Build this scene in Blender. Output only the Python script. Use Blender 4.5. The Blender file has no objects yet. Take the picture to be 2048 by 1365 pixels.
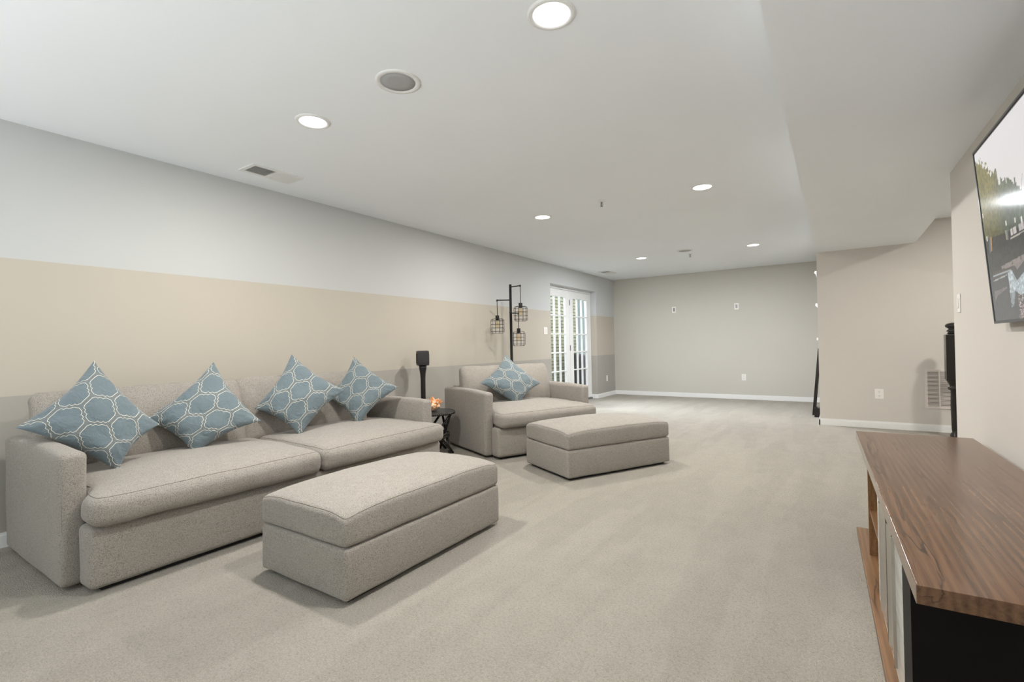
import bpy, bmesh, math, random
import numpy as np
from mathutils import Vector, Matrix, noise
random.seed(7)
S = bpy.context.scene
COL = S.collection
PI = math.pi

# ------------------------------------------------------------------ camera
cam_d = bpy.data.cameras.new('camera'); cam = bpy.data.objects.new('camera', cam_d); COL.objects.link(cam)
cam_d.sensor_width = 36.0
cam_d.lens = 975.0 / 2048 * 36
cam_d.clip_start = 0.02
Rm = Matrix(((0.8330011, 0.0213127, 0.5528606), (0.5529206, 0.0035038, -0.8332266), (-0.0196954, 0.9997667, -0.0088655)))
cam.matrix_world = Matrix.Translation((0, 0, 1.09)) @ Rm.to_4x4()
S.camera = cam

# ------------------------------------------------------------------ world, light, exposure
S.view_settings.view_transform = 'Standard'
S.view_settings.look = 'None'
S.view_settings.gamma = 1.0
S.view_settings.use_curve_mapping = False
S.view_settings.exposure = -0.04
W = bpy.data.worlds.new('world'); S.world = W; W.use_nodes = True
W.node_tree.nodes['Background'].inputs[0].default_value = (0.80, 0.90, 1.0, 1)
W.node_tree.nodes['Background'].inputs[1].default_value = 2.2

def light(name, kind, loc, rot, energy, color, **kw):
    d = bpy.data.lights.new(name, kind); d.energy = energy; d.color = color
    for k, v in kw.items(): setattr(d, k, v)
    o = bpy.data.objects.new(name, d); COL.objects.link(o); o.location = loc; o.rotation_euler = rot
    return o
# soft skylight falling through the french doors
light('daylight', 'SUN', (-9, 8, 6), (0, math.radians(-50), math.radians(-8)), 30.0, (0.78, 0.88, 1.0), angle=math.radians(45))
# large unseen fill light added behind the camera, thrown up to brighten the ceiling
light('ceiling_fill', 'AREA', (-1.6, -2.1, 0.45), (PI, 0, 0), 165, (0.91, 0.965, 1.0), shape='RECTANGLE', size=4.0, size_y=2.6)
DOWN_COL = (1.0, 0.965, 0.91)
DOWN_W = 36
FAR_COL = (0.93, 0.96, 1.0)

# ------------------------------------------------------------------ materials
def new_mat(name):
    m = bpy.data.materials.new(name); m.use_nodes = True
    nt = m.node_tree; b = nt.nodes['Principled BSDF']
    return m, nt, b
def N(nt, t, **kw):
    n = nt.nodes.new(t)
    for k, v in kw.items(): setattr(n, k, v)
    return n
def rgb(c): return (c[0], c[1], c[2], 1.0)
def math_n(nt, op, a, b=None, c=None):
    n = N(nt, 'ShaderNodeMath', operation=op)
    for i, v in enumerate((a, b, c)):
        if v is None: continue
        if isinstance(v, (int, float)): n.inputs[i].default_value = v
        else: nt.links.new(v, n.inputs[i])
    return n.outputs[0]
def mix_n(nt, f, a, b):
    n = N(nt, 'ShaderNodeMix', data_type='RGBA')
    for i, v in ((0, f), (6, a), (7, b)):
        if isinstance(v, (int, float)): n.inputs[i].default_value = v
        elif isinstance(v, tuple): n.inputs[i].default_value = rgb(v)
        else: nt.links.new(v, n.inputs[i])
    return n.outputs[2]
def noise_n(nt, vec, scale, detail=2, rough=0.5, dist=0.0):
    n = N(nt, 'ShaderNodeTexNoise'); n.inputs['Scale'].default_value = scale
    n.inputs['Detail'].default_value = detail; n.inputs['Roughness'].default_value = rough
    n.inputs['Distortion'].default_value = dist
    if vec is not None: nt.links.new(vec, n.inputs['Vector'])
    return n.outputs['Fac']
def bump_n(nt, b, h, strength, dist=0.01):
    n = N(nt, 'ShaderNodeBump'); n.inputs['Strength'].default_value = strength; n.inputs['Distance'].default_value = dist
    nt.links.new(h, n.inputs['Height']); nt.links.new(n.outputs[0], b.inputs['Normal'])
def mapping(nt, vec, scale=(1, 1, 1), rot=(0, 0, 0), loc=(0, 0, 0)):
    n = N(nt, 'ShaderNodeMapping'); n.inputs['Scale'].default_value = scale
    n.inputs['Rotation'].default_value = rot; n.inputs['Location'].default_value = loc
    nt.links.new(vec, n.inputs['Vector']); return n.outputs[0]
def ramp(nt, f, lo, hi):
    n = N(nt, 'ShaderNodeMapRange'); n.inputs['From Min'].default_value = lo; n.inputs['From Max'].default_value = hi
    nt.links.new(f, n.inputs['Value']); return n.outputs[0]

def plain(name, c, rough=0.6, metal=0.0, var=0.04, vs=30, bump=0.0, bs=200, spec=0.5):
    m, nt, b = new_mat(name)
    tc = N(nt, 'ShaderNodeTexCoord').outputs['Object']
    f = noise_n(nt, tc, vs, 3)
    nt.links.new(mix_n(nt, f, tuple(max(0, x * (1 - var)) for x in c), tuple(min(1, x * (1 + var)) for x in c)), b.inputs['Base Color'])
    b.inputs['Roughness'].default_value = rough; b.inputs['Metallic'].default_value = metal
    b.inputs['Specular IOR Level'].default_value = spec
    if bump: bump_n(nt, b, noise_n(nt, tc, bs, 2), bump, 0.003)
    return m

M = {}
def paint(name, base, bands=None):
    m, nt, b = new_mat(name)
    pos = N(nt, 'ShaderNodeNewGeometry').outputs['Position']
    f = noise_n(nt, pos, 1.3, 2)
    var = mix_n(nt, f, (0.975, 0.975, 0.975), (1.02, 1.02, 1.02))
    if bands:
        sep = N(nt, 'ShaderNodeSeparateXYZ'); nt.links.new(pos, sep.inputs[0])
        lo, mid, hi, z1, z2 = bands
        c = mix_n(nt, math_n(nt, 'GREATER_THAN', sep.outputs[2], z1), lo, mid)
        c = mix_n(nt, math_n(nt, 'GREATER_THAN', sep.outputs[2], z2), c, hi)
    else: c = base
    mm = N(nt, 'ShaderNodeMix', data_type='RGBA', blend_type='MULTIPLY'); mm.inputs[0].default_value = 1
    nt.links.new(var, mm.inputs[7])
    if isinstance(c, tuple): mm.inputs[6].default_value = rgb(c)
    else: nt.links.new(c, mm.inputs[6])
    nt.links.new(mm.outputs[2], b.inputs['Base Color'])
    b.inputs['Roughness'].default_value = 0.75; b.inputs['Specular IOR Level'].default_value = 0.3
    bump_n(nt, b, noise_n(nt, pos, 260, 2), 0.05, 0.002)
    return m
M['ceiling'] = paint('ceiling_paint', (0.855, 0.88, 0.905))
M['wall_bands'] = paint('banded_wall_paint', None, ((0.375, 0.355, 0.32), (0.49, 0.45, 0.385), (0.525, 0.535, 0.53), 0.853, 1.651))
M['greige'] = paint('greige_wall_paint', (0.55, 0.53, 0.48))
M['greige_brightened'] = paint('brightened_greige_paint', (0.62, 0.585, 0.54))  # greige lightened in the colour to stand in for light on the partition
M['trim'] = plain('white_trim_paint', (0.80, 0.80, 0.79), 0.4)
M['white_plastic'] = plain('white_plastic', (0.82, 0.80, 0.76), 0.35)
M['white_metal'] = plain('white_enamel', (0.76, 0.76, 0.75), 0.45)
M['grille_grey'] = plain('speaker_mesh', (0.40, 0.40, 0.40), 0.8, bump=0.5, bs=500)
M['register'] = plain('register_enamel', (0.68, 0.62, 0.58), 0.5)
M['dark_void'] = plain('dark_duct', (0.05, 0.05, 0.05), 0.9)
M['black_metal'] = plain('black_metal', (0.012, 0.011, 0.011), 0.45, spec=0.4)
M['black_plastic'] = plain('black_plastic', (0.02, 0.02, 0.021), 0.4)
M['black_gloss'] = plain('black_lacquer', (0.012, 0.010, 0.009), 0.18)
M['black_side'] = plain('black_laminate', (0.006, 0.005, 0.0048), 0.5, spec=0.12)
M['chrome'] = plain('brushed_steel', (0.55, 0.53, 0.49), 0.18, metal=1.0)
M['nickel'] = plain('nickel', (0.25, 0.25, 0.26), 0.35, metal=1.0)
M['tv_frame'] = plain('tv_frame', (0.10, 0.105, 0.115), 0.3, metal=0.6)
M['concrete'] = plain('patio_concrete', (0.16, 0.16, 0.14), 0.9, var=0.15)
M['mortar'] = plain('mortar', (0.035, 0.035, 0.022), 0.9)
M['pvc'] = plain('pale_siding', (0.22, 0.26, 0.23), 0.6)
M['grill_cover'] = plain('grill_cover', (0.018, 0.018, 0.02), 0.6)
M['cord'] = plain('braided_cord', (0.03, 0.025, 0.02), 0.7)
M['brass'] = plain('aged_brass', (0.45, 0.28, 0.12), 0.3, metal=1.0)

def emit(name, c, s):
    m, nt, b = new_mat(name)
    b.inputs['Base Color'].default_value = rgb((0.9, 0.9, 0.9))
    b.inputs['Emission Color'].default_value = rgb(c); b.inputs['Emission Strength'].default_value = s
    return m
M['lens'] = emit('downlight_lens', (1, 0.97, 0.92), 6)

def upholstery():
    m, nt, b = new_mat('woven_upholstery')
    tc = N(nt, 'ShaderNodeTexCoord').outputs['Object']
    vo = N(nt, 'ShaderNodeTexVoronoi'); vo.inputs['Scale'].default_value = 290; vo.inputs['Randomness'].default_value = 1.0
    nt.links.new(tc, vo.inputs['Vector'])
    weave = math_n(nt, 'SUBTRACT', 1.0, vo.outputs['Distance'])
    fib = noise_n(nt, mapping(nt, tc, (1, 1, 1)), 300, 3, 0.7)
    slub = noise_n(nt, mapping(nt, tc, (1, 1, 6)), 22, 3, 0.6)
    big = noise_n(nt, tc, 3, 2)
    f = math_n(nt, 'ADD', math_n(nt, 'MULTIPLY', weave, 0.45), math_n(nt, 'MULTIPLY', fib, 0.55))
    f = math_n(nt, 'ADD', f, math_n(nt, 'MULTIPLY', math_n(nt, 'SUBTRACT', slub, 0.5), 0.12))
    f = math_n(nt, 'ADD', f, math_n(nt, 'MULTIPLY', math_n(nt, 'SUBTRACT', big, 0.5), 0.06))
    nt.links.new(mix_n(nt, ramp(nt, f, 0.30, 0.80), (0.185, 0.166, 0.145), (0.465, 0.432, 0.388)), b.inputs['Base Color'])
    b.inputs['Roughness'].default_value = 0.95; b.inputs['Specular IOR Level'].default_value = 0.15
    b.inputs['Sheen Weight'].default_value = 0.15
    bump_n(nt, b, math_n(nt, 'ADD', weave, math_n(nt, 'MULTIPLY', fib, 0.8)), 0.45, 0.0015)
    return m
M['upholstery'] = upholstery()
M['seam'] = plain('seam_thread', (0.20, 0.175, 0.15), 0.9)
M['gap_shade'] = plain('base_gap_shade', (0.02, 0.02, 0.02), 0.95)  # black standing for the shadow in the gap below the bases

def carpet():
    m, nt, b = new_mat('cut_pile_carpet')
    tc = N(nt, 'ShaderNodeTexCoord').outputs['Object']
    fine = noise_n(nt, tc, 150, 4, 0.75)
    v = N(nt, 'ShaderNodeTexVoronoi'); v.inputs['Scale'].default_value = 190; nt.links.new(tc, v.inputs['Vector'])
    speck = noise_n(nt, mapping(nt, tc, (1, 1, 1), (0, 0, 0.6)), 75, 2, 0.6)
    # vacuum strokes: fanned nap bands
    str1 = noise_n(nt, mapping(nt, tc, (3.2, 0.55, 1), (0, 0, -0.45)), 1.0, 2, 0.5)
    str2 = noise_n(nt, mapping(nt, tc, (4.0, 0.7, 1), (0, 0, 0.95), (3, 1, 0)), 1.0, 2, 0.5)
    blob = noise_n(nt, tc, 0.55, 2)
    st = math_n(nt, 'ADD', math_n(nt, 'MULTIPLY', ramp(nt, str1, 0.46, 0.50), ramp(nt, blob, 0.35, 0.65)),
                math_n(nt, 'MULTIPLY', ramp(nt, str2, 0.48, 0.52), math_n(nt, 'SUBTRACT', 1.0, ramp(nt, blob, 0.35, 0.65))))
    patch = noise_n(nt, tc, 7, 3, 0.6)
    f = math_n(nt, 'ADD', math_n(nt, 'MULTIPLY', ramp(nt, fine, 0.25, 0.7), 0.55), math_n(nt, 'MULTIPLY', ramp(nt, speck, 0.22, 0.52), 0.25))
    f = math_n(nt, 'ADD', f, math_n(nt, 'MULTIPLY', st, 0.10))
    f = math_n(nt, 'ADD', f, math_n(nt, 'MULTIPLY', math_n(nt, 'SUBTRACT', patch, 0.5), 0.22))
    nt.links.new(mix_n(nt, f, (0.235, 0.21, 0.172), (0.60, 0.557, 0.483)), b.inputs['Base Color'])
    b.inputs['Roughness'].default_value = 1.0; b.inputs['Specular IOR Level'].default_value = 0.1
    b.inputs['Sheen Weight'].default_value = 0.1
    h = math_n(nt, 'ADD', fine, math_n(nt, 'MULTIPLY', v.outputs['Distance'], -0.6))
    bump_n(nt, b, h, 1.0, 0.010)
    return m
M['carpet'] = carpet()

def wood(name, dark, light_, crack=True, rough=0.28, spec=0.5):
    m, nt, b = new_mat(name)
    tc = N(nt, 'ShaderNodeTexCoord').outputs['Object']
    g0 = mapping(nt, tc, (9, 1.0, 9))
    warp = N(nt, 'ShaderNodeTexNoise'); warp.inputs['Scale'].default_value = 1.6; nt.links.new(g0, warp.inputs['Vector'])
    grain = noise_n(nt, mapping(nt, tc, (60, 2.2, 60)), 1.4, 5, 0.65, 0.6)
    wv = N(nt, 'ShaderNodeTexWave', wave_type='BANDS', bands_direction='X'); wv.inputs['Scale'].default_value = 1.0
    wv.inputs['Distortion'].default_value = 7; wv.inputs['Detail'].default_value = 3; wv.inputs['Detail Scale'].default_value = 0.8
    nt.links.new(mapping(nt, tc, (14, 1.2, 14)), wv.inputs['Vector'])
    big = noise_n(nt, mapping(nt, tc, (7, 0.9, 7)), 1.0, 3, 0.5, 0.5)
    f = math_n(nt, 'ADD', math_n(nt, 'MULTIPLY', grain, 0.55), math_n(nt, 'MULTIPLY', wv.outputs['Fac'], 0.15))
    f = math_n(nt, 'ADD', f, math_n(nt, 'MULTIPLY', big, 0.5))
    c = mix_n(nt, ramp(nt, f, 0.35, 0.85), dark, light_)
    if crack:
        cr = noise_n(nt, mapping(nt, tc, (17, 1.5, 17), (0, 0, 0.10)), 1.0, 3, 0.45, 0.35)
        line = math_n(nt, 'ABSOLUTE', math_n(nt, 'SUBTRACT', cr, 0.60))
        msk = ramp(nt, noise_n(nt, mapping(nt, tc, (6, 1.3, 6), (0, 0, 0), (2, 5, 1)), 1.0, 1), 0.42, 0.56)
        k = math_n(nt, 'MULTIPLY', math_n(nt, 'SUBTRACT', 1.0, ramp(nt, line, 0.0, 0.020)), msk)
        c = mix_n(nt, math_n(nt, 'MULTIPLY', k, 0.85), c, (0.022, 0.016, 0.013))
        kn = N(nt, 'ShaderNodeTexVoronoi'); kn.inputs['Scale'].default_value = 1.0
        nt.links.new(mapping(nt, tc, (5, 2.0, 5), (0, 0, 0), (0.3, 0.1, 0)), kn.inputs['Vector'])
        kk = math_n(nt, 'SUBTRACT', 1.0, ramp(nt, kn.outputs['Distance'], 0.03, 0.085))
        c = mix_n(nt, math_n(nt, 'MULTIPLY', kk, 0.6), c, (0.04, 0.022, 0.015))
    nt.links.new(c, b.inputs['Base Color'])
    b.inputs['Roughness'].default_value = rough
    b.inputs['Specular IOR Level'].default_value = spec
    bump_n(nt, b, grain, 0.03, 0.001)
    return m
M['wood_top'] = wood('rustic_brown_wood', (0.055, 0.030, 0.018), (0.215, 0.118, 0.068), rough=0.19, spec=0.32)
M['wood_edge'] = wood('glossy_edge_banding', (0.12, 0.075, 0.05), (0.28, 0.18, 0.12), crack=False, rough=0.05)
M['wood_inner'] = wood('warm_brown_wood', (0.10, 0.050, 0.020), (0.27, 0.14, 0.06), rough=0.35)
M['wood_white'] = wood('glossy_pale_woodgrain', (0.42, 0.43, 0.40), (0.66, 0.67, 0.63), crack=False, rough=0.12)

def pillow_mat():
    m, nt, b = new_mat('lattice_print_fabric')
    uv = N(nt, 'ShaderNodeUVMap').outputs[0]
    sep = N(nt, 'ShaderNodeSeparateXYZ'); nt.links.new(uv, sep.inputs[0])
    u, v = sep.outputs[0], sep.outputs[1]
    ax, ay = 0.148, 0.268         # rectangle of the centred lattice
    def cell(ou, ov):
        # fold to nearest centre, mirrored into one quadrant
        fu = math_n(nt, 'SUBTRACT', math_n(nt, 'MODULO', math_n(nt, 'ADD', u, 50 * ax + ou), ax), ax / 2)
        fv = math_n(nt, 'SUBTRACT', math_n(nt, 'MODULO', math_n(nt, 'ADD', v, 50 * ay + ov), ay), ay / 2)
        x = math_n(nt, 'ABSOLUTE', fu); y = math_n(nt, 'ABSOLUTE', fv)
        # hexagon: flat side x<=U ; slanted side from (0,V) to (U,w)
        U, V, w = 0.0645, 0.089, 0.032
        L = math.hypot(U, V - w); nx, ny = (V - w) / L, U / L; tx, ty = U / L, -(V - w) / L
        Rr = nx * 0 + ny * V
        t = math_n(nt, 'DIVIDE', math_n(nt, 'ADD', math_n(nt, 'MULTIPLY', x, tx), math_n(nt, 'MULTIPLY', math_n(nt, 'SUBTRACT', y, V), ty)), L)
        d2 = math_n(nt, 'SUBTRACT', math_n(nt, 'ADD', math_n(nt, 'MULTIPLY', x, nx), math_n(nt, 'MULTIPLY', y, ny)), Rr)
        # scallops: three lobes with cusps
        sc = math_n(nt, 'ABSOLUTE', math_n(nt, 'SINE', math_n(nt, 'MULTIPLY', math_n(nt, 'POWER', math_n(nt, 'MAXIMUM', t, 0.0), 1.5), PI * 3)))
        amp = math_n(nt, 'SUBTRACT', 0.0085, math_n(nt, 'MULTIPLY', t, 0.003))
        d2 = math_n(nt, 'ADD', d2, math_n(nt, 'SUBTRACT', 0.0045, math_n(nt, 'MULTIPLY', sc, amp)))
        d1 = math_n(nt, 'SUBTRACT', x, U)
        return math_n(nt, 'MAXIMUM', d1, d2)
    d = math_n(nt, 'MINIMUM', cell(0, 0), cell(ax / 2, ay / 2))
    line = math_n(nt, 'SUBTRACT', 1.0, ramp(nt, math_n(nt, 'ABSOLUTE', d), 0.0008, 0.0016))
    tc = N(nt, 'ShaderNodeTexCoord').outputs['Object']
    w1 = noise_n(nt, mapping(nt, uv, (400, 30, 1), (0, 0, PI / 4)), 1.0, 3, 0.6)
    band = math_n(nt, 'GREATER_THAN', d, 0.0)
    base = mix_n(nt, w1, (0.118, 0.154, 0.172), (0.160, 0.203, 0.224))
    base2 = mix_n(nt, w1, (0.135, 0.157, 0.160), (0.18, 0.205, 0.208))
    c = mix_n(nt, line, mix_n(nt, band, base, base2), (0.72, 0.69, 0.60))
    nt.links.new(c, b.inputs['Base Color'])
    b.inputs['Roughness'].default_value = 0.85; b.inputs['Specular IOR Level'].default_value = 0.25
    b.inputs['Sheen Weight'].default_value = 0.2
    bump_n(nt, b, math_n(nt, 'ADD', noise_n(nt, tc, 14, 3, 0.6, 0.8), math_n(nt, 'MULTIPLY', line, 0.05)), 0.45, 0.03)
    return m
M['pillow'] = pillow_mat()

def wicker():
    m, nt, b = new_mat('black_woven_rattan')
    tc = N(nt, 'ShaderNodeTexCoord').outputs['Object']
    w = N(nt, 'ShaderNodeTexWave', bands_direction='DIAGONAL'); w.inputs['Scale'].default_value = 22; w.inputs['Distortion'].default_value = 2
    nt.links.new(tc, w.inputs['Vector'])
    nt.links.new(mix_n(nt, w.outputs['Fac'], (0.010, 0.009, 0.009), (0.045, 0.040, 0.038)), b.inputs['Base Color'])
    b.inputs['Roughness'].default_value = 0.4; bump_n(nt, b, w.outputs['Fac'], 0.8, 0.004)
    return m
M['wicker'] = wicker()
def shell_mat():
    m, nt, b = new_mat('orange_shell')
    tc = N(nt, 'ShaderNodeTexCoord').outputs['Object']
    f = noise_n(nt, tc, 32, 3, 0.6)
    nt.links.new(mix_n(nt, ramp(nt, f, 0.4, 0.6), (0.75, 0.24, 0.04), (0.85, 0.66, 0.48)), b.inputs['Base Color'])
    b.inputs['Roughness'].default_value = 0.4; return m
M['shell'] = shell_mat()
def glass(name, fac=0.08, tint=(1, 1, 1)):
    m = bpy.data.materials.new(name); m.use_nodes = True; nt = m.node_tree
    nt.nodes.clear(); out = N(nt, 'ShaderNodeOutputMaterial'); tr = N(nt, 'ShaderNodeBsdfTransparent'); tr.inputs[0].default_value = rgb(tint)
    gl = N(nt, 'ShaderNodeBsdfGlossy'); gl.inputs['Roughness'].default_value = 0.02
    fr = N(nt, 'ShaderNodeLayerWeight'); fr.inputs[0].default_value = 0.5; fq = math_n(nt, 'ADD', math_n(nt, 'MULTIPLY', math_n(nt, 'POWER', fr.outputs['Facing'], 5), 0.5), 0.03); mx = N(nt, 'ShaderNodeMixShader')
    nt.links.new(fq, mx.inputs[0]); nt.links.new(tr.outputs[0], mx.inputs[1]); nt.links.new(gl.outputs[0], mx.inputs[2])
    nt.links.new(mx.outputs[0], out.inputs[0]); return m
M['glass'] = glass('window_glass')
M['bulb_glass'] = glass('bulb_glass', tint=(1.0, 0.93, 0.80))
M['shade_glass'] = glass('shade_glass', tint=(0.93, 0.96, 1.0))
def brick_mat():
    m, nt, b = new_mat('yellow_green_brick')
    tc = N(nt, 'ShaderNodeNewGeometry').outputs['Position']
    r = N(nt, 'ShaderNodeObjectInfo').outputs['Random']
    f = noise_n(nt, tc, 18, 3)
    c = mix_n(nt, ramp(nt, math_n(nt, 'ADD', math_n(nt, 'MULTIPLY', f, 0.6), math_n(nt, 'MULTIPLY', r, 0.4)), 0.2, 0.8), (0.23, 0.225, 0.13), (0.42, 0.41, 0.27))
    nt.links.new(c, b.inputs['Base Color']); b.inputs['Roughness'].default_value = 0.9; bump_n(nt, b, f, 0.4, 0.01)
    return m
M['brick'] = brick_mat()
def mirror_mat():
    m, nt, b = new_mat('mirror'); b.inputs['Metallic'].default_value = 1; b.inputs['Roughness'].default_value = 0.03
    b.inputs['Base Color'].default_value = (0.85, 0.87, 0.88, 1); return m
M['mirror'] = mirror_mat()

# ------------------------------------------------------------------ mesh helpers
def link(name, bm, mat, parent=None, smooth=False, loc=None, rot=None):
    me = bpy.data.meshes.new(name)
    if isinstance(bm, bmesh.types.BMesh):
        bmesh.ops.recalc_face_normals(bm, faces=bm.faces)
        bm.to_mesh(me); bm.free()
    else:
        me.from_pydata(*bm); me.update()
    if mat: me.materials.append(mat)
    if smooth: me.polygons.foreach_set('use_smooth', [True] * len(me.polygons))
    o = bpy.data.objects.new(name, me); COL.objects.link(o)
    if parent: o.parent = parent
    if loc: o.location = loc
    if rot: o.rotation_euler = rot
    return o
def thing(name, label, cat, loc=(0, 0, 0), rotz=0, group=None):
    o = bpy.data.objects.new(name, None); COL.objects.link(o); o.location = loc; o.rotation_euler = (0, 0, rotz)
    o['label'] = label; o['category'] = cat
    if group: o['group'] = group
    o.empty_display_size = 0.1
    return o
def struct(o): o['kind'] = 'structure'; return o
def box(bm, x0, x1, y0, y1, z0, z1, bevel=0, rot=None, pivot=None):
    g = bmesh.ops.create_cube(bm, size=1)
    vs = g['verts']
    for v in vs:
        v.co = Vector(((x0 + x1) / 2 + v.co.x * (x1 - x0), (y0 + y1) / 2 + v.co.y * (y1 - y0), (z0 + z1) / 2 + v.co.z * (z1 - z0)))
    if rot is not None:
        bmesh.ops.rotate(bm, verts=vs, cent=pivot or Vector(((x0 + x1) / 2, (y0 + y1) / 2, (z0 + z1) / 2)), matrix=rot)
    if bevel:
        es = list({e for v in vs for e in v.link_edges})
        bmesh.ops.bevel(bm, geom=es, offset=bevel, segments=2, affect='EDGES', profile=0.5)
def bx(*a, **k):
    bm = bmesh.new(); box(bm, *a, **k); return bm
def tube(bm, pts, r, n=8, closed=False, caps=True):
    pts = [Vector(p) for p in pts]; rs = r if isinstance(r, (list, tuple)) else [r] * len(pts)
    rings = []; m = len(pts); up = None
    for i, p in enumerate(pts):
        a = pts[(i - 1) % m] if (closed or i > 0) else p
        c = pts[(i + 1) % m] if (closed or i < m - 1) else p
        t = (c - a).normalized()
        if up is None:
            up = Vector((0, 0, 1)) if abs(t.z) < 0.9 else Vector((1, 0, 0))
        s = t.cross(up).normalized(); up = s.cross(t).normalized()
        rings.append([bm.verts.new(p + (s * math.cos(2 * PI * j / n) + up * math.sin(2 * PI * j / n)) * rs[i]) for j in range(n)])
    for i in range(m if closed else m - 1):
        A, B = rings[i], rings[(i + 1) % m]
        for j in range(n): bm.faces.new((A[j], A[(j + 1) % n], B[(j + 1) % n], B[j]))
    if caps and not closed:
        bm.faces.new(rings[0]); bm.faces.new(rings[-1][::-1])
def tb(pts, r, **k):
    bm = bmesh.new(); tube(bm, pts, r, **k); return bm
def lathe(bm, prof, n=32, c=(0, 0, 0)):
    rings = []
    for r, z in prof:
        if r < 1e-6: rings.append([bm.verts.new((c[0], c[1], c[2] + z))])
        else: rings.append([bm.verts.new((c[0] + r * math.cos(2 * PI * j / n), c[1] + r * math.sin(2 * PI * j / n), c[2] + z)) for j in range(n)])
    for A, B in zip(rings, rings[1:]):
        for j in range(n):
            a, b_ = A[j % len(A)], A[(j + 1) % len(A)]; c_, d = B[(j + 1) % len(B)], B[j % len(B)]
            f = []
            for v in (a, b_, c_, d):
                if v not in f: f.append(v)
            if len(f) > 2: bm.faces.new(f)
def lt(prof, **k):
    bm = bmesh.new(); lathe(bm, prof, **k); return bm

def axis_samples(h, r, nin):
    a = [-h, -h + r * 0.293 * 0.5, -h + r * 0.4, -h + r * 0.7, -h + r]
    mid = [(-h + r) + (2 * h - 2 * r) * i / nin for i in range(1, nin)]
    b = [h - r, h - r * 0.7, h - r * 0.4, h - r * 0.293 * 0.5, h]
    return a + mid + b
def soft_box(size, r, nin=(8, 8, 3), puff=(0, 0, 0, 0), wob=0.0, seed=0, deform=None):
    """rounded box centred on origin; puff = (x sides, y sides, top, bottom)"""
    hx, hy, hz = [s / 2 for s in size]
    X, Y, Z = axis_samples(hx, r, nin[0]), axis_samples(hy, r, nin[1]), axis_samples(hz, r, nin[2])
    verts = {}; faces = []; co = []
    def V(i, j, k):
        key = (i, j, k)
        if key in verts: return verts[key]
        p = Vector((X[i], Y[j], Z[k]))
        inner = Vector((max(-hx + r, min(hx - r, p.x)), max(-hy + r, min(hy - r, p.y)), max(-hz + r, min(hz - r, p.z))))
        d = p - inner
        if d.length > 1e-9: p = inner + d.normalized() * r
        co.append(shape(p)); verts[key] = len(co) - 1
        return verts[key]
    def shape(p):
        ux, uy, uz = p.x / hx, p.y / hy, p.z / hz
        q = Vector(p)
        q.x += math.copysign(puff[0], ux) * abs(ux) ** 3 * (1 - uy ** 4) * (1 - uz * uz)
        q.y += math.copysign(puff[1], uy) * abs(uy) ** 3 * (1 - ux ** 4) * (1 - uz * uz)
        k = (1 - ux ** 2) ** 0.8 * (1 - uy ** 2) ** 0.8 if abs(ux) < 1 and abs(uy) < 1 else 0
        q.z += (puff[2] if uz > 0 else -puff[3]) * abs(uz) ** 2 * k
        if wob:
            s = Vector((seed * 3.1, seed * 1.7, seed))
            q += wob * noise.noise_vector(p * 5.5 + s) + wob * 0.5 * noise.noise_vector(p * 14 + s)
        if deform: q = deform(q)
        return q
    nx, ny, nz = len(X) - 1, len(Y) - 1, len(Z) - 1
    for i in range(nx):
        for j in range(ny):
            faces.append((V(i, j, 0), V(i, j + 1, 0), V(i + 1, j + 1, 0), V(i + 1, j, 0)))
            faces.append((V(i, j, nz), V(i + 1, j, nz), V(i + 1, j + 1, nz), V(i, j + 1, nz)))
    for i in range(nx):
        for k in range(nz):
            faces.append((V(i, 0, k), V(i + 1, 0, k), V(i + 1, 0, k + 1), V(i, 0, k + 1)))
            faces.append((V(i, ny, k), V(i, ny, k + 1), V(i + 1, ny, k + 1), V(i + 1, ny, k)))
    for j in range(ny):
        for k in range(nz):
            faces.append((V(0, j, k), V(0, j, k + 1), V(0, j + 1, k + 1), V(0, j + 1, k)))
            faces.append((V(nx, j, k), V(nx, j + 1, k), V(nx, j + 1, k + 1), V(nx, j, k + 1)))
    def ring(theta, sides='all', lift=0.001):
        """points along the perimeter at bevel angle theta (0 = side, pi/2 = top; negative = bottom)"""
        pts = []
        rr = r * math.cos(theta); zz = (hz - r + r * math.sin(abs(theta))) * (1 if theta >= 0 else -1)
        ix, iy = hx - r, hy - r
        segs = []
        nn = 14
        for q, (cx_, cy_) in enumerate(((ix, iy), (-ix, iy), (-ix, -iy), (ix, -iy))):
            for a in range(5):
                an = q * PI / 2 + a * PI / 8
                segs.append(Vector((cx_ + rr * math.cos(an), cy_ + rr * math.sin(an), zz)))
            nxt = ((ix, iy), (-ix, iy), (-ix, -iy), (ix, -iy))[(q + 1) % 4]
            an = (q + 1) * PI / 2
            for a in range(1, nn):
                f = a / nn
                segs.append(Vector((cx_ + (nxt[0] - cx_) * f + rr * math.cos(an), cy_ + (nxt[1] - cy_) * f + rr * math.sin(an), zz)))
        return [shape(p) for p in segs]
    return (co, [], faces), ring
def soft(name, size, r, centre, mat, parent, seams=(), **k):
    data, ring = soft_box(size, r, **k)
    o = link(name, data, mat, parent, True, centre)
    if seams:
        bm = bmesh.new()
        for th in seams: tube(bm, ring(th), 0.0016, n=5, closed=True)
        s = link('seam', bm, M['seam'], o, True)
    return o

# ------------------------------------------------------------------ the room
LX, BY, H, SZ = -3.965, 9.96, 2.448, 2.198
JX, JY = -0.184, 7.354
REAR = -3.6
fl = struct(link('floor', bx(LX - 0.14, 2.3, REAR, BY + 0.1, -0.12, 0), M['carpet']))
struct(link('ceiling', bx(LX - 0.14, 2.4, REAR, BY + 0.12, H, H + 0.12), M['ceiling']))
struct(link('soffit', bx(JX, 0.80, REAR, JY, SZ, H), M['ceiling']))
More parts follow.
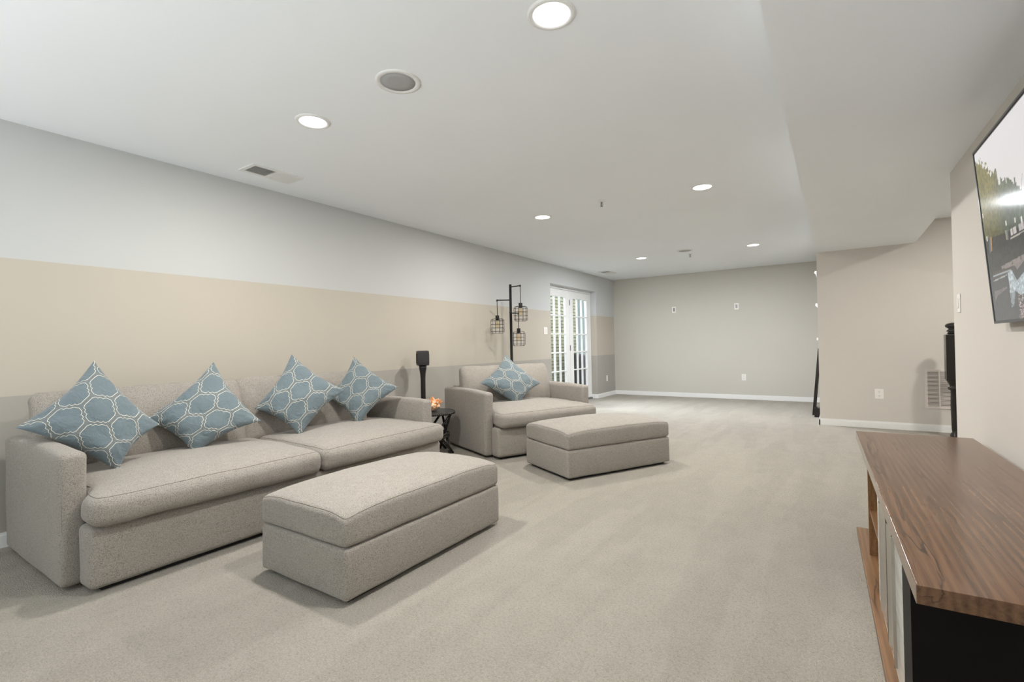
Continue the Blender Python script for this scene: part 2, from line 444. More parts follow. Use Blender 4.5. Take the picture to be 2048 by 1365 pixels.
# left wall with the recessed door opening
OY0, OY1, OZ = 7.16, 9.03, 2.125
bm = bmesh.new()
box(bm, LX - 0.26, LX, REAR, OY0, 0, H); box(bm, LX - 0.26, LX, OY1, BY + 0.1, 0, H); box(bm, LX - 0.26, LX, OY0, OY1, OZ, H)
struct(link('wall_left', bm, M['wall_bands']))
struct(link('wall_back', bx(LX - 0.1, JX, BY, BY + 0.12, 0, H), M['greige']))
struct(link('wall_partition', bx(JX, 2.3, JY, BY + 0.12, 0, H), M['greige_brightened']))
# right wall, very slightly skew to the room
def rwx(y): return 0.669 + (4.386 - y) * 0.0159
bm = bmesh.new()
vs = [bm.verts.new(c) for z in (0, H) for c in ((rwx(4.386), 4.386, z), (rwx(4.386) + 0.12, 4.386, z), (rwx(REAR) + 0.12, REAR, z), (rwx(REAR), REAR, z))]
for f in ((0, 1, 2, 3), (7, 6, 5, 4), (0, 4, 5, 1), (1, 5, 6, 2), (2, 6, 7, 3), (3, 7, 4, 0)): bm.faces.new([vs[i] for i in f])
struct(link('wall_right', bm, M['greige_brightened']))
struct(link('wall_stair', bx(2.2, 2.32, 4.27, JY, 0, H), M['greige']))
struct(link('wall_landing', bx(0.79, 2.32, 4.15, 4.27, 0, H), M['greige']))
struct(link('wall_rear', bx(LX - 0.1, 0.9, REAR - 0.1, REAR, 0, H), M['greige']))
def baseboard(name, x0, x1, y0, y1, axis, sgn):
    """profile board: thin body with a small stepped top"""
    bm = bmesh.new()
    t = 0.014
    if axis == 'y':
        a, b_ = (x0, x0 + t * sgn); box(bm, min(a, b_), max(a, b_), y0, y1, 0, 0.068)
        b_ = x0 + t * 0.55 * sgn; box(bm, min(a, b_), max(a, b_), y0, y1, 0.068, 0.083)
    else:
        a, b_ = (y0, y0 + t * sgn); box(bm, x0, x1, min(a, b_), max(a, b_), 0, 0.068)
        b_ = y0 + t * 0.55 * sgn; box(bm, x0, x1, min(a, b_), max(a, b_), 0.068, 0.083)
    return struct(link(name, bm, M['trim']))
baseboard('baseboard_left', LX, 0, REAR, OY0, 'y', 1)
baseboard('baseboard_left_far', LX, 0, OY1 - 0.005, BY, 'y', 1)
baseboard('baseboard_return', LX - 0.13, LX + 0.014, OY1, 0, 'x', -1)
baseboard('baseboard_back', LX, JX, BY, 0, 'x', -1)
baseboard('baseboard_partition', JX - 0.014, 2.2, JY, 0, 'x', -1)
baseboard('baseboard_partition_side', JX, 0, JY - 0.014, BY, 'y', -1)
bm = bmesh.new(); box(bm, -0.014, 0, REAR, 4.386, 0, 0.083)
bb = struct(link('baseboard_right', bm, M['trim']))
for v in bb.data.vertices: v.co.x += rwx(v.co.y)

# ------------------------------------------------------------------ french doors (left wall)
door = struct(bpy.data.objects.new('door_1', None)); COL.objects.link(door)
DX = -4.11
bm = bmesh.new()
box(bm, DX - 0.06, DX + 0.02, OY0, OY0 + 0.035, 0, OZ); box(bm, DX - 0.06, DX + 0.02, OY1 - 0.035, OY1, 0, OZ)
box(bm, DX - 0.06, DX + 0.02, OY0 + 0.035, OY1 - 0.035, OZ - 0.045, OZ)
link('door_frame', bm, M['trim'], door)
link('threshold', bx(DX - 0.07, DX + 0.05, OY0 + 0.035, OY1 - 0.035, 0.0, 0.03), M['nickel'], door)
def leaf(y0, y1):
    g0, g1, z0, z1 = y0 + 0.145, y1 - 0.145, 0.275, 1.945
    lo, hi = 0.035, 2.072
    bm = bmesh.new(); T = 0.022
    box(bm, DX - T, DX + T, y0, g0, lo, hi); box(bm, DX - T, DX + T, g1, y1, lo, hi)
    box(bm, DX - T, DX + T, g0, g1, lo, z0); box(bm, DX - T, DX + T, g0, g1, z1, hi)
    L_ = link('door_leaf', bm, M['trim'], door)
    pw, ph = (g1 - g0) / 3, (z1 - z0) / 5
    for i in (1, 2): link('muntin', bx(DX - 0.016, DX + 0.019, g0 + pw * i - 0.011, g0 + pw * i + 0.011, z0, z1), M['trim'], L_)
    for j in range(1, 5): link('muntin', bx(DX - 0.015, DX + 0.017, g0, g1, z0 + ph * j - 0.010, z0 + ph * j + 0.010), M['trim'], L_)
    me = None
    for i in range(3):
        for j in range(5):
            cy, cz = g0 + pw * (i + 0.5), z0 + ph * (j + 0.5)
            if me is None:
                p = link('pane', bx(-0.003, 0.003, -pw / 2 + 0.012, pw / 2 - 0.012, -ph / 2 + 0.011, ph / 2 - 0.011), M['glass'], L_); me = p.data
            else:
                p = bpy.data.objects.new('pane', me); COL.objects.link(p); p.parent = L_
            p.location = (DX, cy, cz)
    return L_
leaf(7.197, 8.092); leaf(8.100, 8.993)
for z in (1.86, 1.02, 0.25):
    h = link('hinge', tb([(DX + 0.03, 8.096, z - 0.05), (DX + 0.03, 8.096, z + 0.05)], 0.009), M['nickel'], door)

# ------------------------------------------------------------------ outside the doors
struct(link('ground', bx(-9, LX - 0.26, 4, 14, -0.25, -0.05), M['concrete']))
wallb = struct(bpy.data.objects.new('brick_wall', None)); COL.objects.link(wallb)
BX = -5.25
bm = bmesh.new(); box(bm, BX - 0.12, BX - 0.012, 7.3, 10.86, -0.05, 2.42)
link('mortar', bm, M['mortar'], wallb)
bl, bh, g = 0.203, 0.064, 0.012
bme = None; rest = bmesh.new(); nb = 0
row = 0; z = -0.04
while z + bh < 2.42:
    y = 7.3 - (row % 2) * (bl + g) / 2
    while y < 10.86:
        y0, y1 = max(y, 7.3), min(y + bl, 10.86)
        if y1 - y0 > 0.05:
            dx = random.uniform(-0.003, 0.003)
            seen = 8.9 < (y0 + y1) / 2 and 0.35 < z < 2.28
            if seen and y1 - y0 > bl - 0.001 and nb < 295:
                if bme is None:
                    b0 = link('brick', bx(-0.05, 0, -bl / 2, bl / 2, -bh / 2, bh / 2, bevel=0.004), M['brick'], wallb); bme = b0.data
                else:
                    b0 = bpy.data.objects.new('brick', bme); COL.objects.link(b0); b0.parent = wallb
                b0.location = (BX + dx, (y0 + y1) / 2, z + bh / 2); nb += 1
            else:
                box(rest, BX - 0.05 + dx, BX + dx, y0, y1, z, z + bh)
        y += bl + g
    z += bh + g; row += 1
r_ = link('far_bricks', rest, M['brick'], wallb); r_['kind'] = 'stuff'
fence = thing('siding_panel', 'pale vertical siding seen beyond the end of the brick wall', 'siding', (-5.6, 11.2, -0.05))
for i in range(9):
    link('board', bx(-0.02, 0.02, i * 0.2, i * 0.2 + 0.185, 0, 2.6, bevel=0.004), M['pvc'], fence)
gc = thing('covered_grill', 'black covered grill standing outside behind the right door leaf', 'grill', (-4.98, 10.24, -0.05))
data, _ = soft_box((0.36, 0.36, 0.86), 0.11, nin=(6, 6, 6), puff=(0.01, 0.01, 0.03, 0), wob=0.012, seed=3)
link('cover', data, M['grill_cover'], gc, True, (0, 0, 0.46))

# ------------------------------------------------------------------ ceiling fixtures
def downlight(x, y, label, col, w):
    t = thing('recessed_downlight', label, 'ceiling light', (x, y, H), 0, 'recessed ceiling downlights')
    link('trim_ring', lt([(0.100, 0), (0.099, -0.004), (0.090, -0.009), (0.078, -0.007), (0.074, 0.0)], n=48), M['white_metal'], t, True)
    link('lens', lt([(0.0, -0.008), (0.04, -0.0075), (0.076, -0.004), (0.076, 0)], n=40), M['lens'], t, True)
    l = light('ceiling_area_light', 'AREA', (x, y, H - 0.012), (0, 0, 0), w, col, shape='DISK', size=0.14)
    return t
# world x, y, description
for x, y, lab, col, k in (
    (-0.943, 1.762, 'round lit downlight at the top edge of the photo, nearest the camera', DOWN_COL, 1.0),
    (-2.565, 1.768, 'round lit downlight between the air vent and the large round ceiling speaker', DOWN_COL, 1.0),
    (-2.565, 4.500, 'round lit downlight left of the nearer sprinkler, above the armchair', DOWN_COL, 1.0),
    (-0.945, 4.490, 'round lit downlight right of the nearer sprinkler, beside the soffit', DOWN_COL, 1.0),
    (-2.565, 7.660, 'small lit downlight near the far left corner, above the french doors', FAR_COL, 1.35),
    (-0.945, 7.655, 'small lit downlight at the far end, close to the soffit', FAR_COL, 1.35)):
    downlight(x, y, lab, col, DOWN_W * k)
# unseen lamp added over the stair landing to brighten the partition wall
light('ceiling_area_light', 'AREA', (1.5, 5.9, H - 0.012), (0, 0, 0), 30, DOWN_COL, shape='DISK', size=0.14)

def ceiling_speaker(x, y, label):
    t = thing('ceiling_speaker', label, 'speaker', (x, y, H), 0, 'round ceiling speakers')
    link('trim_ring', lt([(0.114, 0), (0.113, -0.005), (0.104, -0.007), (0.088, -0.006), (0.086, 0)], n=48), M['white_metal'], t, True)
    link('grille', lt([(0, -0.0055), (0.05, -0.0053), (0.0865, -0.004), (0.0865, 0)], n=48), M['grille_grey'], t, True)
ceiling_speaker(-1.832, 1.757, 'large round grey-mesh speaker set in the ceiling nearest the camera')
ceiling_speaker(-1.838, 7.46, 'small distant round speaker in the ceiling beside the far sprinkler')

def sprinkler(x, y, label):
    t = thing('fire_sprinkler', label, 'sprinkler', (x, y, H), 0, 'ceiling fire sprinklers')
    link('escutcheon', lt([(0.036, 0), (0.035, -0.003), (0.022, -0.008), (0.012, -0.009)], n=24), M['white_metal'], t, True)
    bm = bmesh.new(); lathe(bm, [(0.009, -0.006), (0.009, -0.022), (0.004, -0.024), (0.004, -0.045), (0.0, -0.046)], n=12)
    for s in (-1, 1): tube(bm, [(s * 0.008, 0, -0.020), (s * 0.012, 0, -0.034), (s * 0.004, 0, -0.048)], 0.002, n=6)
    link('frame', bm, M['nickel'], t, True)
    link('deflector', lt([(0.0, -0.048), (0.014, -0.048), (0.014, -0.050), (0.0, -0.050)], n=16), M['nickel'], t, False)
sprinkler(-1.832, 4.354, 'metal sprinkler head hanging from the middle of the ceiling')
sprinkler(-1.841, 7.79, 'tiny metal sprinkler head beside the distant ceiling speaker')

def ceiling_vent(x, y, label, w=0.155, l=0.345):
    t = thing('ceiling_vent', label, 'vent', (x, y, H), 0, 'white ceiling air vents')
    bm = bmesh.new()
    hw, hl, o, z0, z1 = w / 2, l / 2, 0.028, -0.008, 0
    box(bm, -hw - o, -hw, -hl - o, hl + o, z0, z1); box(bm, hw, hw + o, -hl - o, hl + o, z0, z1)
    box(bm, -hw, hw, -hl - o, -hl, z0, z1); box(bm, -hw, hw, hl, hl + o, z0, z1); box(bm, -hw, hw, -0.014, 0.014, z0, z1)
    link('frame', bm, M['white_metal'], t)
    link('duct', bx(-hw, hw, -hl, hl, -0.0015, 0), M['dark_void'], t)
    for s, (a, b_) in ((1, (-hl, -0.014)), (-1, (0.014, hl))):
        me = None
        for k in range(9):
            xx = -hw + (k + 0.5) * w / 9
            if me is None:
                q = link('slat', bx(-0.0075, 0.0075, a, b_, -0.0008, 0.0008, rot=Matrix.Rotation(s * 0.6, 3, 'Y')), M['white_metal'], t); me = q.data
            else:
                q = bpy.data.objects.new('slat', me); COL.objects.link(q); q.parent = t
            q.location = (xx, 0, -0.0055)
ceiling_vent(-3.585, 2.11, 'rectangular white air vent in the ceiling above the sofa')
ceiling_vent(-3.60, 8.77, 'small distant air vent in the ceiling above the french doors')

# ------------------------------------------------------------------ wall plates
def on_wall(name, label, cat, loc, rotz, group=None):
    return thing(name, label, cat, loc, rotz, group)      # local -y points out of the wall
def plate(t, w, h, th=0.006):
    return link('plate', bx(-w / 2, w / 2, -th, 0, -h / 2, h / 2, bevel=0.002), M['white_plastic'], t)
def outlet(label, loc, rotz, w=0.075, h=0.118):
    t = on_wall('power_outlet', label, 'outlet', loc, rotz, 'white wall outlets'); plate(t, w, h)
    for s in (-1, 1):
        link('socket', bx(-0.016, 0.016, -0.009, -0.005, s * 0.024 - 0.014, s * 0.024 + 0.014, bevel=0.003), M['white_plastic'], t)
        bm = bmesh.new()
        for dx in (-0.006, 0.006): box(bm, dx - 0.0014, dx + 0.0014, -0.0095, -0.0085, s * 0.024 - 0.002, s * 0.024 + 0.008)
        box(bm, -0.002, 0.002, -0.0095, -0.0085, s * 0.024 - 0.010, s * 0.024 - 0.006)
        link('slot', bm, M['dark_void'], t)
outlet('white outlet low on the wall between the leaning mirror and the return vent', (0.425, JY, 0.415), 0, 0.088, 0.122)
outlet('white outlet low on the pale far wall', (-1.436, BY, 0.41), 0)
outlet('white outlet low on the left wall beside the french doors', (LX, 9.51, 0.368), PI / 2)
def cable_plate(label, x):
    t = on_wall('cable_plate', label, 'wall plate', (x, BY, 1.74), 0, 'open cable plates high on the far wall')
    bm = bmesh.new()
    box(bm, -0.038, -0.018, -0.008, 0, -0.06, 0.06); box(bm, 0.018, 0.038, -0.008, 0, -0.06, 0.06)
    box(bm, -0.018, 0.018, -0.008, 0, 0.036, 0.06); box(bm, -0.018, 0.018, -0.008, 0, -0.06, -0.036)
    link('plate', bm, M['white_plastic'], t)
    link('opening', bx(-0.018, 0.018, -0.002, 0, -0.036, 0.036), M['nickel'], t)
cable_plate('small white cable plate high on the far wall, the left of two', -2.69)
cable_plate('small white cable plate high on the far wall, the right of two', -1.535)
def switch(label, loc, rotz, w, h, n):
    t = on_wall('light_switch', label, 'switch', loc, rotz); plate(t, w, h)
    for i in range(n):
        cx = (i - (n - 1) / 2) * 0.046
        link('rocker', bx(cx - 0.016, cx + 0.016, -0.011, -0.005, -0.033, 0.033, bevel=0.002), M['white_plastic'], t)
switch('white double switch plate on the left wall just before the french doors', (LX, 6.975, 1.318), PI / 2, 0.115, 0.118, 2)
switch('white switch plate on the right wall between its corner and the television', (rwx(4.22), 4.22, 1.305), -PI / 2, 0.075, 0.118, 1)

# return vent on the partition wall
t = thing('return_vent', 'tall louvred return air vent low on the wall behind the newel post', 'vent', (1.03, JY, 0.495))
bm = bmesh.new(); hw, hh, o = 0.155, 0.202, 0.026
box(bm, -hw - o, -hw, -0.008, 0, -hh - o, hh + o); box(bm, hw, hw + o, -0.008, 0, -hh - o, hh + o)
box(bm, -hw, hw, -0.008, 0, hh, hh + o); box(bm, -hw, hw, -0.008, 0, -hh - o, -hh)
for x in (-0.05, 0.052): box(bm, x - 0.006, x + 0.006, -0.008, 0, -hh, hh)
link('frame', bm, M['register'], t); link('duct', bx(-hw, hw, -0.001, 0, -hh, hh), M['dark_void'], t)
me = None
for (a, b_) in ((-hw, -0.056), (-0.044, 0.046), (0.058, hw)):
    for k in range(27):
        z = -hh + (k + 0.5) * 2 * hh / 27
        q = link('louvre', bx(a, b_, -0.007, -0.0045, -0.0045, 0.0045), M['register'], t) if k == 0 else None
        if q is None: q = bpy.data.objects.new('louvre', me); COL.objects.link(q); q.parent = t
        me = q.data; q.location = (0, 0, z)

# ------------------------------------------------------------------ seating
UP = M['upholstery']
def arm(parent, y0, y1, D, top=0.632):
    cy, w = (y0 + y1) / 2, y1 - y0
    z0 = 0.02
    o = soft('arm', (D, w, top - z0), 0.028, (-D / 2, cy, (top + z0) / 2), UP, parent, nin=(10, 3, 8), puff=(0.004, 0.004, 0.016, 0), wob=0.003, seed=int(y0 * 10) + 2,
             deform=None)
    # piping along the front edges and top
    return o
def seat_group(root, Wd, D, n, aw=0.105, seed=0):
    """front-left bottom of the arm is the origin; x backwards negative, y along the width"""
    arm(root, 0, aw, D); arm(root, Wd - aw, Wd, D)
    # seam cords on the arms
    for ys in (0.012, Wd - 0.012):
        bm = bmesh.new(); tube(bm, [(-0.010, ys, 0.05), (-0.006, ys, 0.3), (-0.007, ys, 0.56), (-0.014, ys, 0.612), (-0.03, ys, 0.623), (-0.3, ys, 0.628), (-D + 0.05, ys, 0.626)], 0.0022, n=5)
        link('seam', bm, M['seam'], root, True)
    soft('back_frame', (0.13, Wd - 2 * aw - 0.004, 0.64), 0.03, (-D + 0.065, Wd / 2, 0.34), UP, root, nin=(3, 10, 6), wob=0.003, seed=seed)
    soft('seat_base', (D - 0.14, Wd - 2 * aw - 0.006, 0.285), 0.03, (-(D - 0.14) / 2 - 0.005, Wd / 2, 0.1625), UP, root, nin=(5, 10, 4), wob=0.003, seed=seed + 1)
    soft('front_panel', (0.142, Wd - 2 * aw + 0.085, 0.285), 0.030, (0.073, Wd / 2, 0.1635), UP, root, nin=(4, 14, 5), puff=(0.006, 0, 0, 0), wob=0.004, seed=seed + 2)
    link('gap_shadow', bx(-D + 0.06, 0.10, 0.12, Wd - 0.12, 0.0, 0.03), M['gap_shade'], root)  # black block filling the floor gap as the painted shadow under the base
    cw = (Wd - 2 * aw) / n
    for i in range(n):
        y0, y1 = aw + cw * i, aw + cw * (i + 1)
        first, last = i == 0, i == n - 1
        cx = -0.265; cyc = (y0 + y1) / 2
        def dfm(q, first=first, last=last, cw=cw):
            f = min(1, max(0, (q.x - 0.255) / 0.05)); f = f * f * (3 - 2 * f)
            if first and q.y < 0: q.y -= 0.050 * f * min(1, -q.y / (cw / 2)) ** 4
            if last and q.y > 0: q.y += 0.050 * f * min(1, q.y / (cw / 2)) ** 4
            # crown of a filled cushion: front edge slopes down a little
            q.z -= 0.012 * max(0, q.x / 0.47) ** 2
            return q
        soft('seat_cushion', (0.935, cw - 0.003, 0.146), 0.052, (cx, cyc, 0.383), UP, root, seams=(1.0, -0.9), nin=(12, 14, 3), puff=(0.012, 0.0, 0.040, 0.0), wob=0.006, seed=seed + 5 + i, deform=dfm)
    return root
def back_cushion(root, y0, y1, x, z0, h, th, tilt, seed):
    w = y1 - y0
    def dfm(q):
        # knife edged pillow back: thinner to the top, pinched corners
        uy, uz = q.y / (w / 2), q.z / (h / 2)
        k = 1 - 0.55 * max(0, uz) ** 2 - 0.25 * abs(uy) ** 4
        q.x *= max(k, 0.2)
        q.z += 0.012 * uy * uy * (1 if uz > 0 else -1) - 0.006
        return q
    data, ring = soft_box((th, w, h), 0.05, nin=(3, 14, 8), puff=(0.035, 0.008, 0.010, 0.0), wob=0.010, seed=seed, deform=dfm)
    o = link('back_cushion', data, UP, root, True, (x, (y0 + y1) / 2, z0 + h / 2), (0, tilt, 0))
    return o
sofa = thing('sofa', 'long light-grey woven two-cushion sofa along the left wall', 'sofa', (-2.937, 0.700, 0))
seat_group(sofa, 2.455, 0.945, 2, seed=1)
back_cushion(sofa, 0.055, 1.165, -0.690, 0.425, 0.455, 0.17, math.radians(-11), 11)
back_cushion(sofa, 1.150, 2.250, -0.690, 0.425, 0.462, 0.17, math.radians(-11), 12)
CH = math.radians(25)
chair = thing('armchair', 'wide light-grey woven armchair turned toward the room in front of the lamp', 'armchair', (-2.832, 3.765, 0), -CH)
seat_group(chair, 1.315, 0.965, 1, seed=21)
back_cushion(chair, 0.085, 1.225, -0.680, 0.425, 0.440, 0.18, math.radians(-12), 23)

def ottoman(label, loc, rotz, wx, ly, seed):
    t = thing('ottoman', label, 'ottoman', loc, rotz, 'storage ottomans')
    soft('base', (wx, ly, 0.222), 0.018, (-wx / 2, ly / 2, 0.131), UP, t, nin=(8, 14, 4), puff=(0.004, 0.004, 0, 0), wob=0.0025, seed=seed)
    def droop(q):
        # padded lid: edges rise to the middle of each side, corners pulled down
        ux, uy = abs(q.x) / (wx / 2), abs(q.y) / (ly / 2)
        if q.z > 0: q.z -= 0.024 * min(1, ux) ** 5 * min(1, uy) ** 5
        return q
    soft('lid', (wx + 0.002, ly + 0.002, 0.148), 0.026, (-wx / 2, ly / 2, 0.317), UP, t, seams=(0.9,), nin=(14, 20, 4), puff=(0.003, 0.003, 0.044, 0), wob=0.003, seed=seed + 1, deform=droop)
    link('gap_shadow', bx(-wx + 0.04, -0.04, 0.04, ly - 0.04, 0, 0.03), M['gap_shade'], t)  # same black block, painted shadow in the gap below the ottoman
    return t
ottoman('grey woven storage ottoman in front of the sofa, nearest the camera', (-1.728, 1.311, 0), 0, 0.645, 1.120, 31)
ottoman('grey woven storage ottoman set at an angle in front of the armchair', (-1.781, 3.451, 0), math.radians(-28.2), 0.670, 1.107, 34)

# throw pillows: corners listed top, right, bottom, left in the pillow plane
def throw_pillow(label, c, yaw, tilt, crn, seed, flip=False, T=0.085, group='blue lattice throw pillows'):
    n = 40
    top, right, bot, left = [Vector(p) for p in crn]
    # u runs top->right direction, v runs top->left
    def outline(u, v):     # u,v in 0..1
        return top * (1 - u) * (1 - v) + right * u * (1 - v) + left * (1 - u) * v + bot * u * v
    cen = outline(0.5, 0.5)
    co, fc, uvs = [], [], []
    s = Vector((seed * 1.3, seed * 2.1, 0))
    for side in (1, -1):
        base = len(co)
        for i in range(n + 1):
            for j in range(n + 1):
                a, b_ = i / n, j / n
                # cluster samples toward the border
                a = 0.5 - 0.5 * math.cos(PI * a); b_ = 0.5 - 0.5 * math.cos(PI * b_)
                U, V_ = 2 * a - 1, 2 * b_ - 1
                p = outline(a, b_)
                k = 1 - 0.085 * (max(abs(U), abs(V_)) ** 4) * (1 - min(abs(U), abs(V_)) ** 2) * 1.6
                p = cen + (p - cen) * k
                hgt = T * max(0, (1 - U * U)) ** 0.55 * max(0, (1 - V_ * V_)) ** 0.55 * (1.0 + 0.0 * U)
                e = 1 - max(abs(U), abs(V_)) ** 6
                hgt *= 1 + 0.22 * noise.noise(Vector((U * 2, V_ * 2, seed)))
                # gathers running in from the seams
                ang = math.atan2(V_, U)
                rad = max(abs(U), abs(V_))
                g_ = noise.noise(Vector((ang * 9, seed * 3, side))) * 0.020 * rad ** 2 * (1 - rad ** 8)
                if side > 0 or True: hgt += g_
                x = side * hgt
                if rad > 0.999: x = 0
                x += 0.012 * noise.noise(Vector((U * 1.2 + seed, V_ * 1.2, 0)))
                co.append((x, p.x, p.y)); 
                uvs.append(((a - 0.5) * 0.455 + 0.02 * (seed % 3), (b_ - 0.5) * 0.455 + 0.015 * (seed % 2)))
        for i in range(n):
            for j in range(n):
                q = (base + i * (n + 1) + j, base + (i + 1) * (n + 1) + j, base + (i + 1) * (n + 1) + j + 1, base + i * (n + 1) + j + 1)
                fc.append(q if side < 0 else q[::-1])
    me = bpy.data.meshes.new('throw_pillow'); me.from_pydata(co, [], fc); me.update()
    ul = me.uv_layers.new(name='UVMap')
    for li, l in enumerate(me.loops):
        a, b_ = uvs[l.vertex_index]
        ul.data[li].uv = (b_, a) if flip else (a, b_)
    me.materials.append(M['pillow']); me.polygons.foreach_set('use_smooth', [True] * len(me.polygons))
    bm = bmesh.new(); bm.from_mesh(me); bmesh.ops.remove_doubles(bm, verts=bm.verts, dist=0.0003); bm.to_mesh(me); bm.free()
    o = bpy.data.objects.new('throw_pillow', me); COL.objects.link(o)
    Mx = Matrix.Rotation(yaw, 4, 'Z') @ Matrix.Rotation(-tilt, 4, 'Y')
    o.matrix_world = Matrix.Translation(c) @ Mx
    o['label'] = label; o['category'] = 'pillow'; o['group'] = group
    return o
D2 = math.radians
throw_pillow('blue lattice pillow tipped over the near left arm of the sofa', (-3.328, 0.956, 0.730), D2(-8), D2(27), [(0.009, 0.359), (0.270, -0.063), (0.06, -0.300), (-0.314, 0.001)], 1)
throw_pillow('blue lattice pillow standing on its corner, second from the near arm of the sofa', (-3.400, 1.524, 0.694), D2(-18), D2(28), [(0.072, 0.363), (0.318, -0.093), (-0.075, -0.265), (-0.309, -0.012)], 2)
throw_pillow('blue lattice pillow third from the near arm of the sofa, overlapping the one behind it', (-3.382, 2.172, 0.739), D2(-30), D2(26), [(-0.038, 0.351), (0.336, 0.030), (-0.001, -0.310), (-0.297, -0.077)], 3)
throw_pillow('blue lattice pillow at the far end of the sofa beside its far arm', (-3.360, 2.724, 0.730), D2(-33), D2(26), [(-0.031, 0.320), (0.324, 0.015), (-0.034, -0.300), (-0.259, -0.041)], 4)
throw_pillow('blue lattice pillow standing on its corner on the armchair seat', (-2.985, 4.471, 0.694), D2(-27), D2(30), [(0.030, 0.335), (0.365, -0.047), (-0.011, -0.295), (-0.383, -0.001)], 5, flip=True)

# ------------------------------------------------------------------ speaker on its stand
t = thing('speaker_stand', 'black pole speaker stand between the sofa arm and the armchair', 'stand', (-3.75, 3.885, 0))
link('base', lt([(0, 0.0), (0.125, 0.0), (0.125, 0.008), (0.11, 0.014), (0, 0.016)], n=40), M['black_metal'], t, False)
link('pole', lt([(0.026, 0.014), (0.026, 0.74), (0.030, 0.80), (0.040, 0.86), (0.042, 0.887), (0, 0.889)], n=24), M['black_metal'], t, True)
sp = thing('wireless_speaker', 'small black box speaker mounted on top of the pole stand', 'speaker', (-3.75, 3.885, 0.889), D2(-38))
data, _ = soft_box((0.115, 0.128, 0.158), 0.010, nin=(3, 3, 3)); link('body', data, M['black_plastic'], sp, True, (0, 0, 0.080))
link('top_panel', bx(-0.045, 0.045, -0.052, 0.052, 0.1585, 0.161, bevel=0.001), M['black_gloss'], sp)
data, _ = soft_box((0.118, 0.131, 0.118), 0.010, nin=(3, 3, 3)); link('grille', data, plain('speaker_cloth', (0.03, 0.03, 0.03), 0.8, bump=0.4, bs=800), sp, True, (0, 0, 0.078))

# ------------------------------------------------------------------ woven side table and shell
TX, TY, TH = -3.47, 3.735, 0.432
t = thing('side_table', 'round black woven side table with crossed legs between sofa and armchair', 'side table', (TX, TY, 0))
link('table_top', lt([(0, TH - 0.03), (0.205, TH - 0.03), (0.205, TH - 0.004), (0, TH)], n=48), M['black_plastic'], t, False)
bm = bmesh.new()
for ph in (0, PI / 1):
    for rr_, zz in ((0.0, 0.0),):
        tube(bm, [((0.213 + 0.006 * math.cos(40 * a + ph)) * math.cos(a), (0.213 + 0.006 * math.cos(40 * a + ph)) * math.sin(a), TH - 0.017 + 0.008 * math.sin(40 * a + ph)) for a in [2 * PI * i / 240 for i in range(240)]], 0.009, n=6, closed=True)
link('braided_rim', bm, M['wicker'], t, True)
for k in range(4):
    for s in (-1, 1):
        a0 = 2 * PI * k / 4 + 0.25; a1 = a0 + s * 1.75
        p0 = Vector((0.195 * math.cos(a0), 0.195 * math.sin(a0), TH - 0.035)); p1 = Vector((0.205 * math.cos(a1), 0.205 * math.sin(a1), 0.002))
        link('leg', tb([p0, p0.lerp(p1, 0.5), p1], 0.013, n=8), M['wicker'], t, True)
bm = bmesh.new()
for dz in (-0.014, 0.012): tube(bm, [(0.152 * math.cos(a), 0.152 * math.sin(a), 0.185 + dz + 0.004 * math.sin(9 * a)) for a in [2 * PI * i / 60 for i in range(60)]], 0.014, n=8, closed=True)
link('binding_ring', bm, M['wicker'], t, True)
sh = thing('seashell', 'spiky orange and white seashell ornament on the woven side table', 'ornament', (-3.455, 3.73, TH), 0.5)
sh.scale = (1.25, 1.25, 1.25)
bm = bmesh.new()
bmesh.ops.create_icosphere(bm, subdivisions=4, radius=1)
for v in bm.verts:
    p = v.co.copy(); r = 1 + 0.22 * noise.noise(p * 2.6) + 0.10 * noise.noise(p * 6)
    w_ = 1 - 0.35 * max(0, p.y)
    v.co = Vector((p.x * 0.052 * r * w_, p.y * 0.082 * r, p.z * 0.040 * r * w_ + 0.044))
link('body', bm, M['shell'], sh, True)
bm = bmesh.new()
for k in range(34):
    a = random.uniform(0, 2 * PI); ty_ = random.uniform(-0.8, 0.9)
    e = random.uniform(0.05, 1.2)
    d = Vector((math.cos(a) * math.cos(e), ty_ * 0.9, math.sin(e))).normalized()
    c0 = Vector((d.x * 0.045, ty_ * 0.065, 0.044 + d.z * 0.034)); L_ = random.uniform(0.022, 0.042)
    tube(bm, [c0, c0 + d * L_ * 0.6, c0 + d * L_ + Vector((0, 0, 0.003))], [0.0095, 0.005, 0.0006], n=7)
link('spikes', bm, M['shell'], sh, True)
bm = bmesh.new(); lathe(bm, [(0.0, 0.055), (0.006, 0.045), (0.018, 0.026), (0.026, 0.008), (0.028, 0.0)], n=18)
link('spire', bm, M['shell'], sh, True, (0, -0.03, 0.072), (0.25, 0, 0))

# ------------------------------------------------------------------ floor lamp with three cage lanterns
PX, PY = -3.600, 5.41
t = thing('floor_lamp', 'tall black floor lamp with three wire-cage lanterns behind the armchair', 'floor lamp', (PX, PY, 0))
link('base', lt([(0, 0), (0.135, 0), (0.135, 0.012), (0.12, 0.02), (0, 0.022)], n=40), M['black_metal'], t, False)
link('pole', lt([(0.0195, 0.02), (0.0185, 0.9), (0.0185, 1.52), (0.021, 1.522), (0.021, 1.535), (0.0175, 1.537), (0.0175, 1.902), (0, 1.904)], n=16), M['black_metal'], t, True)
